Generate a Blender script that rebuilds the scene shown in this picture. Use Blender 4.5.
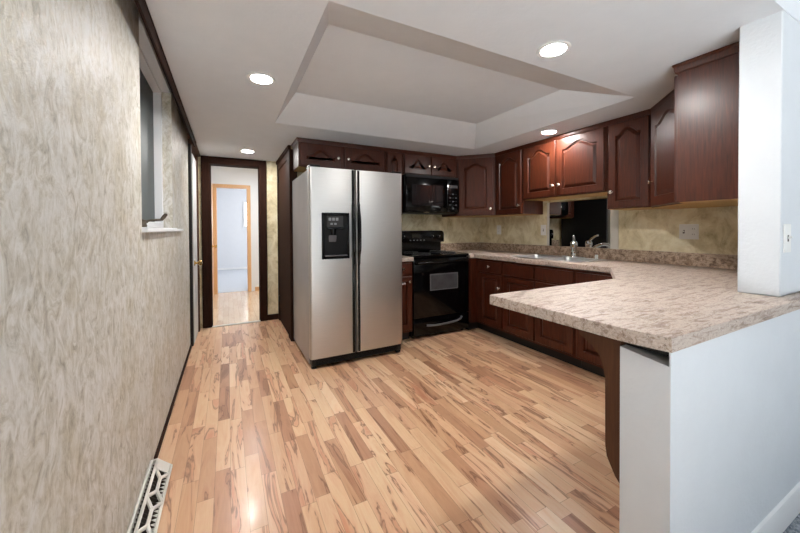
import bpy, bmesh, math, random
from mathutils import Matrix, Vector
for o in list(bpy.data.objects): bpy.data.objects.remove(o)
SC = bpy.context.scene
COL = SC.collection
random.seed(4)
PI = math.pi

# ------------------------------------------------------------------ camera
CY, FPX, HCAM = 233.228, 332.963, 1.21734
yaw, pitch, roll = [math.radians(v) for v in (27.3616, .759316, .312616)]
fwd0 = Vector((math.sin(yaw), math.cos(yaw), 0)); rgt0 = Vector((math.cos(yaw), -math.sin(yaw), 0)); up0 = Vector((0, 0, 1))
fwd = fwd0*math.cos(pitch) - up0*math.sin(pitch)
up1 = up0*math.cos(pitch) + fwd0*math.sin(pitch)
rgt = rgt0*math.cos(roll) - up1*math.sin(roll)
up = rgt0*math.sin(roll) + up1*math.cos(roll)
cd = bpy.data.cameras.new('camera'); cam = bpy.data.objects.new('camera', cd); COL.objects.link(cam)
cam.matrix_world = Matrix(((rgt.x, up.x, -fwd.x, 0), (rgt.y, up.y, -fwd.y, 0), (rgt.z, up.z, -fwd.z, HCAM), (0, 0, 0, 1)))
cd.sensor_fit = 'HORIZONTAL'; cd.sensor_width = 36; cd.lens = 36*FPX/800; cd.shift_y = (CY-266.5)/800
cd.clip_start = .05
SC.camera = cam

# ------------------------------------------------------------------ sky, daylight, exposure
vs = SC.view_settings
vs.view_transform = 'Standard'; vs.look = 'None'; vs.gamma = 1; vs.use_curve_mapping = False
vs.exposure = 0.66
W = bpy.data.worlds.new('sky'); SC.world = W; W.use_nodes = True
W.node_tree.nodes['Background'].inputs[0].default_value = (.88, .94, 1, 1)
W.node_tree.nodes['Background'].inputs[1].default_value = .42

def area(name, loc, rot, sx, sy, power, col=(1, 1, 1)):
    l = bpy.data.lights.new(name, 'AREA'); l.shape = 'RECTANGLE'; l.size = sx; l.size_y = sy; l.energy = power; l.color = col
    o = bpy.data.objects.new(name, l); COL.objects.link(o); o.location = loc; o.rotation_euler = rot
    return o
# sun from behind the house on unseen paving added at the camera's back for bounce light; it reaches the kitchen only as light off the paving
sl_ = bpy.data.lights.new('sun', 'SUN'); sl_.energy = 27; sl_.angle = .01; sl_.color = (.93, .97, 1)
so_ = bpy.data.objects.new('sun', sl_); COL.objects.link(so_); so_.rotation_euler = (-math.radians(30), 0, 0)
# daylight as from the bedroom's window
area('daylight_bedroom_window', (2.35, 9.3, 1.5), (PI/2, 0, PI/2), 1.8, 1.3, 42, (.99, .99, 1))
area('hall_fill_light', (.55, 6.0, 2.40), (0, 0, 0), .5, .5, 18, (.93, .97, 1))  # added fill without a fixture, brightens the hall

# ------------------------------------------------------------------ materials
def lin(c): return tuple((v/255/12.92 if v/255 <= .04045 else ((v/255+.055)/1.055)**2.4) for v in c)+(1,)
class NT:
    def __init__(s, name):
        s.m = bpy.data.materials.new(name); s.m.use_nodes = True; s.t = s.m.node_tree; s.b = s.t.nodes['Principled BSDF']; s.tc = None
    def n(s, kind, **k):
        o = s.t.nodes.new(kind)
        for a, v in k.items():
            if a in o.inputs and not hasattr(o, a): o.inputs[a].default_value = v
            else: setattr(o, a, v)
        return o
    def l(s, a, b): s.t.links.new(a, b)
    def coord(s, scale=(1, 1, 1), rot=(0, 0, 0)):
        if not s.tc: s.tc = s.n('ShaderNodeTexCoord')
        g = s.n('ShaderNodeNewGeometry') if not hasattr(s, 'geo') else s.geo
        s.geo = g
        m = s.n('ShaderNodeMapping'); m.inputs['Scale'].default_value = scale; m.inputs['Rotation'].default_value = rot
        s.l(g.outputs['Position'], m.inputs['Vector']); return m.outputs[0]
    def noise(s, vec, scale, detail=4, rough=.55, dist=0):
        o = s.n('ShaderNodeTexNoise'); o.inputs['Scale'].default_value = scale; o.inputs['Detail'].default_value = detail
        o.inputs['Roughness'].default_value = rough; o.inputs['Distortion'].default_value = dist; s.l(vec, o.inputs['Vector']); return o.outputs['Fac']
    def ramp(s, fac, stops):
        r = s.n('ShaderNodeValToRGB'); e = r.color_ramp.elements
        while len(e) < len(stops): e.new(.5)
        for i, (p, c) in enumerate(stops): e[i].position = p; e[i].color = c if len(c) == 4 else tuple(c)+(1,)
        s.l(fac, r.inputs[0]); return r.outputs[0]
    def mix(s, fac, a, b, mode='MIX'):
        m = s.n('ShaderNodeMix', data_type='RGBA', blend_type=mode)
        for sock, v in ((m.inputs[0], fac), (m.inputs[6], a), (m.inputs[7], b)):
            if isinstance(v, (int, float, tuple)): sock.default_value = v
            else: s.l(v, sock)
        return m.outputs[2]
    def bump(s, fac, strength, dist=.01):
        b = s.n('ShaderNodeBump'); b.inputs['Strength'].default_value = strength; b.inputs['Distance'].default_value = dist
        s.l(fac, b.inputs['Height']); s.l(b.outputs[0], s.b.inputs['Normal'])
    def base(s, v):
        if isinstance(v, tuple): s.b.inputs['Base Color'].default_value = v
        else: s.l(v, s.b.inputs['Base Color'])
    def set(s, rough=None, metal=None, coat=None, coat_rough=None, spec=None):
        for k, v in (('Roughness', rough), ('Metallic', metal), ('Coat Weight', coat), ('Coat Roughness', coat_rough), ('Specular IOR Level', spec)):
            if v is not None: s.b.inputs[k].default_value = v
        return s
M = {}
def plain(key, rgb, rough=.5, metal=0, var=.06, scale=8, coat=0, bumps=0, bscale=60, spec=None):
    n = NT(key); v = n.coord()
    c = lin(rgb); d = tuple(x*(1-var) for x in c[:3])+(1,); e = tuple(min(1, x*(1+var)) for x in c[:3])+(1,)
    n.base(n.ramp(n.noise(v, scale, 3), [(.3, d), (.7, e)])); n.set(rough, metal, coat, spec=spec)
    if bumps: n.bump(n.noise(v, bscale, 3), bumps, .004)
    M[key] = n.m; return n
def wood(key, dark, light, rough=.35, coat=.4, grain=(40, 40, 2.5), scale=3, coat_rough=.2):
    n = NT(key); v = n.coord(grain); f = n.noise(v, scale, 6, .6, .6)
    n.base(n.ramp(f, [(.25, lin(dark)), (.75, lin(light))])); n.set(rough, 0, coat, coat_rough, .32 if coat else .1); n.bump(f, .03, .002); M[key] = n.m
plain('ceiling_paint', (222, 225, 229), .9, var=.015, bumps=.25, bscale=45)
plain('white_wall_paint', (215, 219, 223), .75, var=.015, bumps=.45, bscale=70)
plain('white_gloss', (236, 236, 236), .35, var=.01)
plain('hall_paint', (226, 228, 231), .7, var=.01)
plain('bedroom_paint', (224, 226, 230), .8, var=.01)
wood('cherry', (46, 19, 10), (86, 39, 21), .36, .2, coat_rough=.27)
wood('dark_trim', (34, 19, 13), (54, 31, 21), .7, .0)
wood('oak', (204, 158, 112), (224, 182, 138), .4, .3)
wood('pale_underside', (176, 140, 88), (200, 165, 110), .6, 0)
wood('corbel_wood', (66, 38, 22), (84, 52, 32), .5, .1)
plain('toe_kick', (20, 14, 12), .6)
plain('black_enamel', (5, 5, 6), .12, var=.2, spec=.35)
plain('black_plastic', (6, 6, 7), .35, var=.2, spec=.22)
plain('black_grille', (18, 18, 19), .5, var=.2)
plain('dark_glass', (30, 31, 33), .06, var=.2, coat=.6)
plain('oven_window', (66, 66, 68), .12, var=.2, coat=.6)
plain('handle_grey', (86, 86, 89), .25, var=.1, coat=.4)
plain('button_grey', (120, 122, 125), .5)
plain('nickel', (235, 228, 215), .22, 1, var=.02)
plain('brass', (214, 178, 110), .25, 1, var=.03)
plain('chrome', (235, 236, 238), .07, 1, var=.01)
plain('sink_steel', (232, 232, 232), .34, 1, var=.04)
plain('plate_white', (238, 237, 233), .35, var=.01)
plain('slot_dark', (60, 58, 55), .6)
plain('screen_grey', (84, 92, 95), .5, var=.12, scale=3)
plain('crank_metal', (110, 100, 88), .35, .9)
plain('register_white', (226, 222, 214), .45, var=.02)
plain('fin_dark', (70, 60, 50), .7)
plain('vinyl_white', (232, 234, 236), .35, var=.01)
plain('pale_frame', (214, 210, 200), .4, var=.02)
n = plain('mirror_glass', (240, 242, 242), .0, 1, var=.005)
n = NT('stainless'); v = n.coord((3, 3, 260)); f = n.noise(v, 3, 4)
n.base(n.ramp(f, [(.3, lin((196, 195, 192))), (.7, lin((207, 206, 203)))])); n.set(.40, 1); M['stainless'] = n.m
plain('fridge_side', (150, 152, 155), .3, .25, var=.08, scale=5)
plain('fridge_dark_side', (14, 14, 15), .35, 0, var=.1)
n = NT('lamp_lens'); n.base((1, 1, 1, 1)); n.b.inputs['Emission Color'].default_value = (1, .975, .95, 1); n.b.inputs['Emission Strength'].default_value = 310; M['lamp_lens'] = n.m
n = NT('window_glow'); n.base((1, 1, 1, 1)); n.b.inputs['Emission Color'].default_value = (.93, .97, 1, 1); n.b.inputs['Emission Strength'].default_value = 3; M['window_glow'] = n.m

def wallpaper(key, cols, rot, scl, spots, bump):
    n = NT(key); v = n.coord(scl, rot); a = n.noise(v, 2.2, 9, .68, .7)
    c = n.ramp(a, [(.30, lin(cols[0])), (.46, lin(cols[1])), (.62, lin(cols[2]))])
    v2 = n.coord((1, 1, .8)); b = n.noise(v2, 2.4, 5, .6, .5)
    c = n.mix(n.ramp(b, [(.42, (0, 0, 0)), (.68, (spots, spots, spots))]), c, lin(cols[3]))
    v3 = n.coord((1, 1, 1)); d = n.noise(v3, 60, 4, .7)
    c = n.mix(.22, c, n.ramp(d, [(.3, (.3, .3, .3)), (.7, (.75, .75, .75))]), 'OVERLAY')
    n.base(c); n.set(.62, spec=.3); n.bump(a, bump, .008); M[key] = n.m
n = NT('wallpaper_grey')
w_ = n.n('ShaderNodeTexNoise'); w_.inputs['Scale'].default_value = 5; w_.inputs['Detail'].default_value = 2; n.l(n.coord(), w_.inputs['Vector'])
wv = n.n('ShaderNodeVectorMath', operation='MULTIPLY_ADD'); n.l(w_.outputs['Color'], wv.inputs[0]); wv.inputs[1].default_value = (1.8, 1.8, 1.0); n.l(n.coord((14, 14, 7.5), (.4, 0, 0)), wv.inputs[2])
a = n.noise(wv.outputs[0], 1.7, 9, .70, 1.4)
c = n.ramp(a, [(.30, lin((152, 147, 131))), (.44, lin((196, 191, 178))), (.56, lin((217, 215, 208))), (.70, lin((230, 229, 226)))])
d = n.noise(n.coord((1, 1, .7), (.3, 0, 0)), 3.6, 7, .66, .8)
c = n.mix(n.ramp(d, [(.46, (0, 0, 0)), (.70, (.62, .62, .62))]), c, lin((180, 169, 137)))
d2 = n.noise(n.coord((1, 1.1, .9)), 6, 7, .72, .9)
c = n.mix(n.ramp(d2, [(.50, (0, 0, 0)), (.72, (.75, .75, .75))]), c, lin((222, 222, 219)))
f = n.noise(n.coord((1, 1, .6), (.5, 0, 0)), 46, 5, .75, .5)
c = n.mix(.55, c, n.ramp(f, [(.3, (.30, .30, .30)), (.7, (.68, .68, .68))]), 'OVERLAY')
n.base(c); n.set(.5, spec=.4); n.bump(f, .45, .006); M['wallpaper_grey'] = n.m
wallpaper('wallpaper_tan', [(160, 142, 100), (212, 198, 160), (238, 229, 200), (228, 219, 188)], (.3, .2, .3), (3.2, 3.2, 2.4), .5, .2)

n = NT('laminate_counter')
a = n.noise(n.coord((1.7, 9, 9), (0, 0, .10)), 5, 9, .72, 1.0)
c = n.ramp(a, [(.28, lin((104, 82, 68))), (.42, lin((158, 138, 124))), (.53, lin((196, 182, 170))), (.72, lin((174, 152, 137)))])
b = n.noise(n.coord((1, 1, 1)), 120, 6, .75)
c = n.mix(n.ramp(b, [(.34, (.9, .9, .9)), (.43, (0, 0, 0))]), c, lin((92, 80, 73)))
c = n.mix(n.ramp(b, [(.56, (0, 0, 0)), (.66, (.7, .7, .7))]), c, lin((222, 213, 205)))
n.base(c); n.set(.5, spec=.4); M['laminate_counter'] = n.m
n = NT('laminate_splash')
a = n.noise(n.coord((5, 5, 6)), 6, 8, .68, .6)
c = n.ramp(a, [(.30, lin((84, 64, 50))), (.44, lin((146, 122, 102))), (.58, lin((200, 178, 156))), (.75, lin((166, 140, 120)))])
b = n.noise(n.coord((1, 1, 1)), 90, 5, .7)
c = n.mix(n.ramp(b, [(.32, (1, 1, 1)), (.42, (0, 0, 0))]), c, lin((66, 50, 42)))
n.base(c); n.set(.35); M['laminate_splash'] = n.m

def planks(key, stops, rowh, length, grainmix, rough, vein):
    n = NT(key)
    def mth(op, *v):
        m = n.n('ShaderNodeMath', operation=op)
        for i, x in enumerate(v):
            if isinstance(x, (int, float)): m.inputs[i].default_value = x
            else: n.l(x, m.inputs[i])
        return m.outputs[0]
    sep = n.n('ShaderNodeSeparateXYZ'); n.l(n.coord(), sep.inputs[0])
    rx = mth('DIVIDE', sep.outputs[0], rowh); row = mth('FLOOR', rx); fx = mth('FRACT', rx)
    w1 = n.n('ShaderNodeTexWhiteNoise', noise_dimensions='1D'); n.l(row, w1.inputs['W'])
    ly = mth('ADD', mth('DIVIDE', sep.outputs[1], length), mth('MULTIPLY', w1.outputs['Value'], 7.3)); idx = mth('FLOOR', ly); fy = mth('FRACT', ly)
    cmb = n.n('ShaderNodeCombineXYZ'); n.l(row, cmb.inputs[0]); n.l(idx, cmb.inputs[1])
    w2 = n.n('ShaderNodeTexWhiteNoise', noise_dimensions='2D'); n.l(cmb.outputs[0], w2.inputs['Vector'])
    tone = n.ramp(w2.outputs['Value'], stops)
    off = n.n('ShaderNodeVectorMath', operation='MULTIPLY_ADD'); n.l(w2.outputs['Color'], off.inputs[0]); off.inputs[1].default_value = (31, 47, 19); n.l(n.coord((7, .8, 1)), off.inputs[2])
    g = n.noise(off.outputs[0], 1.6, 4, .5, 1.6)
    c = n.mix(grainmix, tone, n.ramp(g, [(.28, (.31, .28, .26)), (.42, (.46, .43, .42)), (.55, (.54, .54, .54)), (.75, (.44, .42, .40))]), 'OVERLAY')
    fine = n.noise(n.coord((60, 2.5, 1)), 3, 3, .6)
    c = n.mix(.25, c, n.ramp(fine, [(.3, (.4, .4, .4)), (.7, (.58, .58, .58))]), 'OVERLAY')
    vn = n.ramp(g, [(.385, (0, 0, 0)), (.418, (1, 1, 1)), (.44, (0, 0, 0))])
    c = n.mix(n.mix(1.0, vn, (vein, vein, vein, 1), 'MULTIPLY'), c, lin((116, 78, 54)))
    ex = mth('LESS_THAN', mth('MINIMUM', fx, mth('SUBTRACT', 1, fx)), .012); ey = mth('LESS_THAN', mth('MINIMUM', fy, mth('SUBTRACT', 1, fy)), .002)
    c = n.mix(mth('MULTIPLY', mth('MAXIMUM', ex, ey), .55), c, lin((112, 78, 54)))
    n.base(c); n.set(rough, coat=.10, coat_rough=.12); M[key] = n.m
planks('wood_floor', [(0, lin((178, 130, 100))), (.25, lin((204, 160, 124))), (.5, lin((222, 186, 150))), (.75, lin((210, 166, 132))), (1, lin((230, 198, 164)))], .068, .50, .95, .32, .75)
planks('hall_floor', [(0, lin((214, 186, 154))), (.5, lin((222, 196, 166))), (1, lin((210, 180, 148)))], .068, .6, .3, .2, .1)
n = NT('carpet'); a = n.noise(n.coord(), 90, 5, .75)
n.base(n.ramp(a, [(.35, lin((96, 102, 112))), (.5, lin((150, 156, 164))), (.66, lin((196, 200, 206)))])); n.set(1, spec=.1); n.bump(a, .8, .01); M['carpet'] = n.m
plain('bounce_paving', (222, 221, 218), .9, var=.04, scale=2)  # pale surface of the added bounce floor
plain('bedroom_carpet', (196, 200, 206), 1, var=.08, scale=60)

# ------------------------------------------------------------------ mesh helpers
def B(): return bmesh.new()
def box(bm, lo, hi, bev=0, seg=1):
    lo = Vector(lo); hi = Vector(hi)
    r = bmesh.ops.create_cube(bm, size=1)
    c = (lo+hi)/2; d = hi-lo
    for v_ in r['verts']: v_.co = Vector((c.x+v_.co.x*d.x, c.y+v_.co.y*d.y, c.z+v_.co.z*d.z))
    if bev:
        es = list({e for v_ in r['verts'] for e in v_.link_edges})
        bmesh.ops.bevel(bm, geom=es, offset=bev, segments=seg, profile=.5, affect='EDGES')
    return bm
def face(bm, pts): return bm.faces.new([bm.verts.new(p) for p in pts])
def prism(bm, pts, axis, a, b):
    """extrude a 2-D outline (any winding) along axis from a to b"""
    def P3(p, t):
        return {'x': (t, p[0], p[1]), 'y': (p[0], t, p[1]), 'z': (p[0], p[1], t)}[axis]
    A = [bm.verts.new(P3(p, a)) for p in pts]; C_ = [bm.verts.new(P3(p, b)) for p in pts]
    fs = [bm.faces.new(A), bm.faces.new(C_)]
    k = len(pts)
    for i in range(k): fs.append(bm.faces.new((A[i], A[(i+1) % k], C_[(i+1) % k], C_[i])))
    bmesh.ops.recalc_face_normals(bm, faces=fs)
    return bm
def lathe(bm, prof, at=(0, 0, 0), axis=(0, 0, 1), n=24):
    """prof: (radius, height) list"""
    q = Vector((0, 0, 1)).rotation_difference(Vector(axis).normalized()); rings = []
    for r, h_ in prof:
        if r < 1e-6: rings.append([bm.verts.new(Vector(at)+q @ Vector((0, 0, h_)))])
        else: rings.append([bm.verts.new(Vector(at)+q @ Vector((r*math.cos(2*PI*i/n), r*math.sin(2*PI*i/n), h_))) for i in range(n)])
    fs = []
    for a, b in zip(rings, rings[1:]):
        for i in range(n):
            j = (i+1) % n
            if len(a) == 1 and len(b) == 1: continue
            if len(a) == 1: fs.append(bm.faces.new((a[0], b[i], b[j])))
            elif len(b) == 1: fs.append(bm.faces.new((a[i], a[j], b[0])))
            else: fs.append(bm.faces.new((a[i], a[j], b[j], b[i])))
    if len(rings[0]) > 1: fs.append(bm.faces.new(rings[0]))
    if len(rings[-1]) > 1: fs.append(bm.faces.new(rings[-1]))
    bmesh.ops.recalc_face_normals(bm, faces=fs)
    return bm
def tube(bm, pts, rad, n=12, flat=None):
    pts = [Vector(p) for p in pts]; rings = []; k = len(pts)
    rads = rad if isinstance(rad, (list, tuple)) else [rad]*k
    ref = Vector((0, 0, 1)) if abs((pts[-1]-pts[0]).normalized().z) < .8 else Vector((1, 0, 0))
    for i, p in enumerate(pts):
        t = (pts[min(i+1, k-1)]-pts[max(i-1, 0)]).normalized()
        a = t.cross(ref).normalized(); b = t.cross(a).normalized()
        rings.append([bm.verts.new(p+rads[i]*(math.cos(2*PI*j/n)*a*(flat or 1)+math.sin(2*PI*j/n)*b)) for j in range(n)])
    fs = []
    for a, b in zip(rings, rings[1:]):
        for j in range(n): fs.append(bm.faces.new((a[j], a[(j+1) % n], b[(j+1) % n], b[j])))
    fs += [bm.faces.new(rings[0]), bm.faces.new(rings[-1])]
    bmesh.ops.recalc_face_normals(bm, faces=fs)
    return bm
def holes(bm, loops, z):
    """flat polygon with holes at height z, facing up"""
    es = []
    for lp in loops:
        vs_ = [bm.verts.new((x, y, z)) for x, y in lp]
        es += [bm.edges.new((vs_[i], vs_[(i+1) % len(vs_)])) for i in range(len(vs_))]
    r = bmesh.ops.triangle_fill(bm, use_beauty=True, use_dissolve=False, edges=es)
    return [g for g in r['geom'] if isinstance(g, bmesh.types.BMFace)]
def smoothcurve(pts, n=8):
    P_ = [Vector(p) for p in pts]; out = []
    for i in range(len(P_)-1):
        p0 = P_[max(i-1, 0)]; p1 = P_[i]; p2 = P_[i+1]; p3 = P_[min(i+2, len(P_)-1)]
        for j in range(n):
            t = j/n
            out.append(.5*((2*p1)+(p2-p0)*t+(2*p0-5*p1+4*p2-p3)*t*t+(3*p1-p0-3*p2+p3)*t**3))
    return out+[P_[-1]]
ORG = {}
def obj(name, bm, m, parent=None, origin=None, sharp=32):
    """link a bmesh given in world coordinates as one mesh object"""
    if parent is not None: o0 = ORG[parent.name]
    elif origin is not None: o0 = Vector(origin)
    else:
        xs = [v_.co for v_ in bm.verts]
        o0 = Vector(((min(c.x for c in xs)+max(c.x for c in xs))/2, (min(c.y for c in xs)+max(c.y for c in xs))/2, min(c.z for c in xs)))
    bmesh.ops.translate(bm, verts=bm.verts, vec=-o0)
    me = bpy.data.meshes.new(name); bm.to_mesh(me); bm.free()
    for p in me.polygons: p.use_smooth = True
    me.set_sharp_from_angle(angle=math.radians(sharp))
    me.materials.append(M[m])
    o = bpy.data.objects.new(name, me); COL.objects.link(o)
    if parent is not None: o.parent = parent
    else: o.location = o0
    ORG[o.name] = o0
    return o
def tag(o, label, cat, group=None):
    o['label'] = label; o['category'] = cat
    if group: o['group'] = group
    return o
def thing(name, loc, label, cat, group=None):
    o = bpy.data.objects.new(name, None); o.empty_display_size = .1; COL.objects.link(o); o.location = loc; ORG[o.name] = Vector(loc)
    return tag(o, label, cat, group)
def struct(name, bm, m, label=None):
    o = obj(name, bm, m, origin=(0, 0, 0)); o['kind'] = 'structure'
    if label: o['label'] = label
    return o
def sroot(name, loc, label=None):
    o = bpy.data.objects.new(name, None); COL.objects.link(o); o.location = loc; ORG[o.name] = Vector(loc); o['kind'] = 'structure'
    if label: o['label'] = label
    return o
def frame(x, y, z, ux, uy):
    l = math.hypot(ux, uy); ux /= l; uy /= l
    return Matrix(((ux, -uy, 0, x), (uy, ux, 0, y), (0, 0, 1, z), (0, 0, 0, 1)))
def tf(bm, Mx): bm.transform(Mx); return bm
def lbox(Mx, lo, hi, bev=0): return tf(box(B(), lo, hi, bev), Mx)

# ------------------------------------------------------------------ measures
XL, XW, YW, HC, YN = -.357, 3.242, 3.754, 2.135, .516     # left wall, right wall, back wall, soffit, near plane of the stub wall
YB = 4.78                                                 # far wall with the doorway to the hall
YP = .652                                                 # kitchen face of the stub wall
XTR = -.293                                               # edge of the lowered ceiling along the left wall
XH = .62                                                  # wall right of the passage (dark door)

# ------------------------------------------------------------------ setting
b = box(B(), (-.6, -.8, -.06), (1.10, YB, 0)); box(b, (1.10, .50, -.06), (3.4, YB, 0)); struct('floor', b, 'wood_floor')
b = box(B(), (1.10, -4.5, -.06), (4.6, .50, .006)); box(b, (-.6, -1.2, -.06), (1.10, -.8, .006)); struct('floor_dining', b, 'carpet', 'grey blue carpet beside the white half wall')
b = box(B(), (-1.2, YB, -.06), (1.6, 7.28, .0)); struct('floor_hall', b, 'hall_floor', 'pale glossy wood floor of the hall beyond the doorway')
b = box(B(), (-1.6, 7.28, -.06), (2.5, 11.6, .004)); struct('floor_bedroom', b, 'bedroom_carpet')
b = box(B(), (-.185, YB-.04, 0), (.375, YB+.02, .008), .003); struct('trim_threshold', b, 'pale_frame', 'pale threshold strip across the hall doorway')

b = box(B(), (-5, -7, -.1), (1.10, -1.2, -.02)); struct('floor_bounce', b, 'bounce_paving')  # unseen floor, added to throw sunlight up into the kitchen
# left wall with its window opening
WY0, WY1, WZ0, WZ1 = 1.945, 2.935, 1.214, 2.225
b = B()
for lo, hi in (((-.55, -.7, 0), (XL, WY0, 2.5)), ((-.55, WY1, 0), (XL, YB, 2.5)), ((-.55, WY0, 0), (XL, WY1, WZ0)), ((-.55, WY0, WZ1), (XL, WY1, 2.5))): box(b, lo, hi)
struct('wall_left', b, 'wallpaper_grey')
# far wall: wallpapered, with the doorway to the hall
b = B()
for lo, hi in (((-.55, YB, 0), (-.20, YB+.12, 2.5)), ((.39, YB, 0), (1.2, YB+.12, 2.5)), ((-.20, YB, 2.055), (.39, YB+.12, 2.5))): box(b, lo, hi)
struct('wall_far', b, 'wallpaper_tan', 'tan wallpapered end wall around the dark hall doorway')
# wall on the right of the passage and the kitchen's back wall
b = box(B(), (XH, YW, 0), (XH+.12, YB, 2.5)); struct('wall_passage', b, 'wallpaper_tan')
b = box(B(), (XH+.12, YW, 0), (XW+.12, YW+.12, 2.5)); struct('wall_back', b, 'wallpaper_tan')
b = box(B(), (XW, YP, 0), (XW+.12, YW, 2.5)); struct('wall_right', b, 'wallpaper_tan')
# stub wall standing on the counter line, half wall below
b = box(B(), (2.10, YN, .9145), (XW-.001, YP, 2.45), .004); box(b, (XW-.001, YN, .843), (4.5, YP, 2.45)); struct('wall_near', b, 'white_wall_paint', 'white end of wall rising from the peninsula counter')
b = prism(B(), [(.477, 0), (.613, 0), (.613, .842), (.481, .824), (.481, .8715), (.477, .8715)], 'x', 1.10, 4.5)
struct('wall_half', b, 'white_wall_paint', 'white textured half wall under the peninsula counter')
b = prism(B(), [(.477, 0), (.463, 0), (.463, .09), (.469, .105), (.477, .11)], 'x', 1.10, 4.4); struct('baseboard_half_wall', b, 'white_gloss')
# ceiling: lowered soffit with a sloped tray over the kitchen
TB = [(.370, 1.327), (2.557, 1.327), (2.557, 3.043), (.370, 3.043)]
TT = [(.484, 1.745), (2.33, 1.745), (2.30, 2.71), (.490, 2.73)]
TZ = 2.30
b = B()
fs = holes(b, [[(XTR, YN), (XW+.12, YN), (XW+.12, YW+.12), (.74, YW+.12), (.74, YB), (XTR, YB)], TB], HC)
for i in range(4):
    j = (i+1) % 4; fs.append(face(b, [TB[i]+(HC,), TB[j]+(HC,), TT[j]+(TZ,), TT[i]+(TZ,)]))
fs.append(face(b, [p+(TZ,) for p in TT]))
for lo, hi in (((XTR, YN-.004, HC+.002), (4.5, YN+.1, 2.44)),): box(b, lo, hi)
bmesh.ops.remove_doubles(b, verts=b.verts, dist=.0005)
box(b, (-.55, YN-.004, 2.44), (4.6, YB+.1, 2.5)); box(b, (1.0, -4.5, 2.44), (4.6, YN-.004, 2.5))  # last slab: unseen dining roof, added to shade the half wall
_c = struct('ceiling', b, 'ceiling_paint')
for p in _c.data.polygons: p.use_smooth = False
b = box(B(), (-1.2, YB+.12, 2.44), (1.6, 7.2, 2.5)); box(b, (-1.6, 7.2, 2.44), (2.5, 11.6, 2.5)); struct('ceiling_hall', b, 'hall_paint')
# dark trim along the edge of the lowered ceiling, lighter beyond the closet door
b = prism(B(), [(XTR-.012, HC+.03), (XTR-.012, 2.088), (XTR+.006, 2.074), (XTR+.012, 2.09), (XTR+.012, HC-.002), (XTR+.004, HC+.03)], 'y', -.6, 4.08); struct('trim_ceiling', b, 'dark_trim', 'dark wood strip between ceiling and left wall')
b = prism(B(), [(XL, HC+.03), (XL, 2.10), (XTR+.006, 2.12), (XTR+.006, HC+.03)], 'y', 4.10, YB); struct('trim_far_ceiling', b, 'corbel_wood')
b = prism(B(), [(XL, 0), (XL+.012, 0), (XL+.012, .018), (XL+.004, .026), (XL, .026)], 'y', 2.13, 4.08); struct('baseboard_left', b, 'dark_trim')
# hall and bedroom shells beyond the doorway
b = box(B(), (-1.25, YB+.12, 0), (-1.2, 7.2, 2.44)); box(b, (1.6, YB+.12, 0), (1.65, 7.2, 2.44))
for lo, hi in (((-1.2, 7.18, 0), (-.245, 7.28, 2.44)), ((.405, 7.18, 0), (1.6, 7.28, 2.44)), ((-.245, 7.18, 2.06), (.405, 7.28, 2.44))): box(b, lo, hi)
struct('wall_hall', b, 'hall_paint')
b = box(B(), (-1.65, 7.28, 0), (-1.6, 11.4, 2.44)); box(b, (2.5, 7.28, 0), (2.55, 11.4, 2.44)); box(b, (-1.6, 11.4, 0), (2.5, 11.5, 2.44)); struct('wall_bedroom', b, 'bedroom_paint')
b = box(B(), (-1.6, 11.38, 0), (2.5, 11.4, .06)); struct('baseboard_bedroom', b, 'white_gloss')
b = box(B(), (.47, 7.165, 0), (1.6, 7.18, .08)); struct('baseboard_hall', b, 'oak')
b = box(B(), (4.5, -4.5, 0), (4.6, YN, 2.44)); box(b, (1.1, -4.6, 0), (4.6, -4.5, 2.44)); struct('wall_dining_blocker', b, 'white_wall_paint')  # unseen walls, added to cut sky light on the half wall

# door casings
def casing(b, x0, x1, z1, w, y0, y1, z0=0):
    box(b, (x0, y0, z0), (x0+w, y1, z1), .004); box(b, (x1-w, y0, z0), (x1, y1, z1), .004); box(b, (x0+w, y0, z1-w), (x1-w, y1, z1), .004); return b
b = casing(B(), -.285, .465, HC-.004, .09, YB-.022, YB); 
box(b, (-.20, YB-.012, 0), (-.185, YB+.14, 2.05)); box(b, (.375, YB-.012, 0), (.39, YB+.14, 2.05)); box(b, (-.185, YB-.012, 2.04), (.375, YB+.14, 2.055))
box(b, (-.185, YB+.03, 0), (-.178, YB+.07, 2.04)); box(b, (.368, YB+.03, 0), (.375, YB+.07, 2.04))
struct('trim_hall_doorway', b, 'dark_trim', 'dark brown casing of the doorway into the hall')
b = box(B(), (.465, YB-.014, 0), (XH, YB, .075), .003); struct('baseboard_far', b, 'dark_trim')
b = casing(B(), -.245, .405, 2.085, .06, 7.16, 7.18); box(b, (-.19, 7.17, 0), (-.18, 7.29, 2.03)); box(b, (.34, 7.17, 0), (.35, 7.29, 2.03)); box(b, (-.18, 7.17, 2.02), (.34, 7.29, 2.03))
struct('trim_bedroom_doorway', b, 'oak', 'light oak casing of the bedroom doorway beyond the hall')
# oak door swung open into the hall, seen edge on
d = sroot('door_1', (-.25, 6.86, 0), 'light oak bedroom door standing open into the hall')
obj('door_panel', box(B(), (-.275, 6.56, .01), (-.240, 7.17, 2.02), .003), 'oak', d)
b = lathe(B(), [(.028, 0), (.028, .006), (.011, .012), (.011, .035), (.027, .045), (.030, .060), (.022, .072), (0, .076)], (-.240, 6.62, .93), (1, 0, 0)); obj('door_knob', b, 'brass', d)
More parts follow.
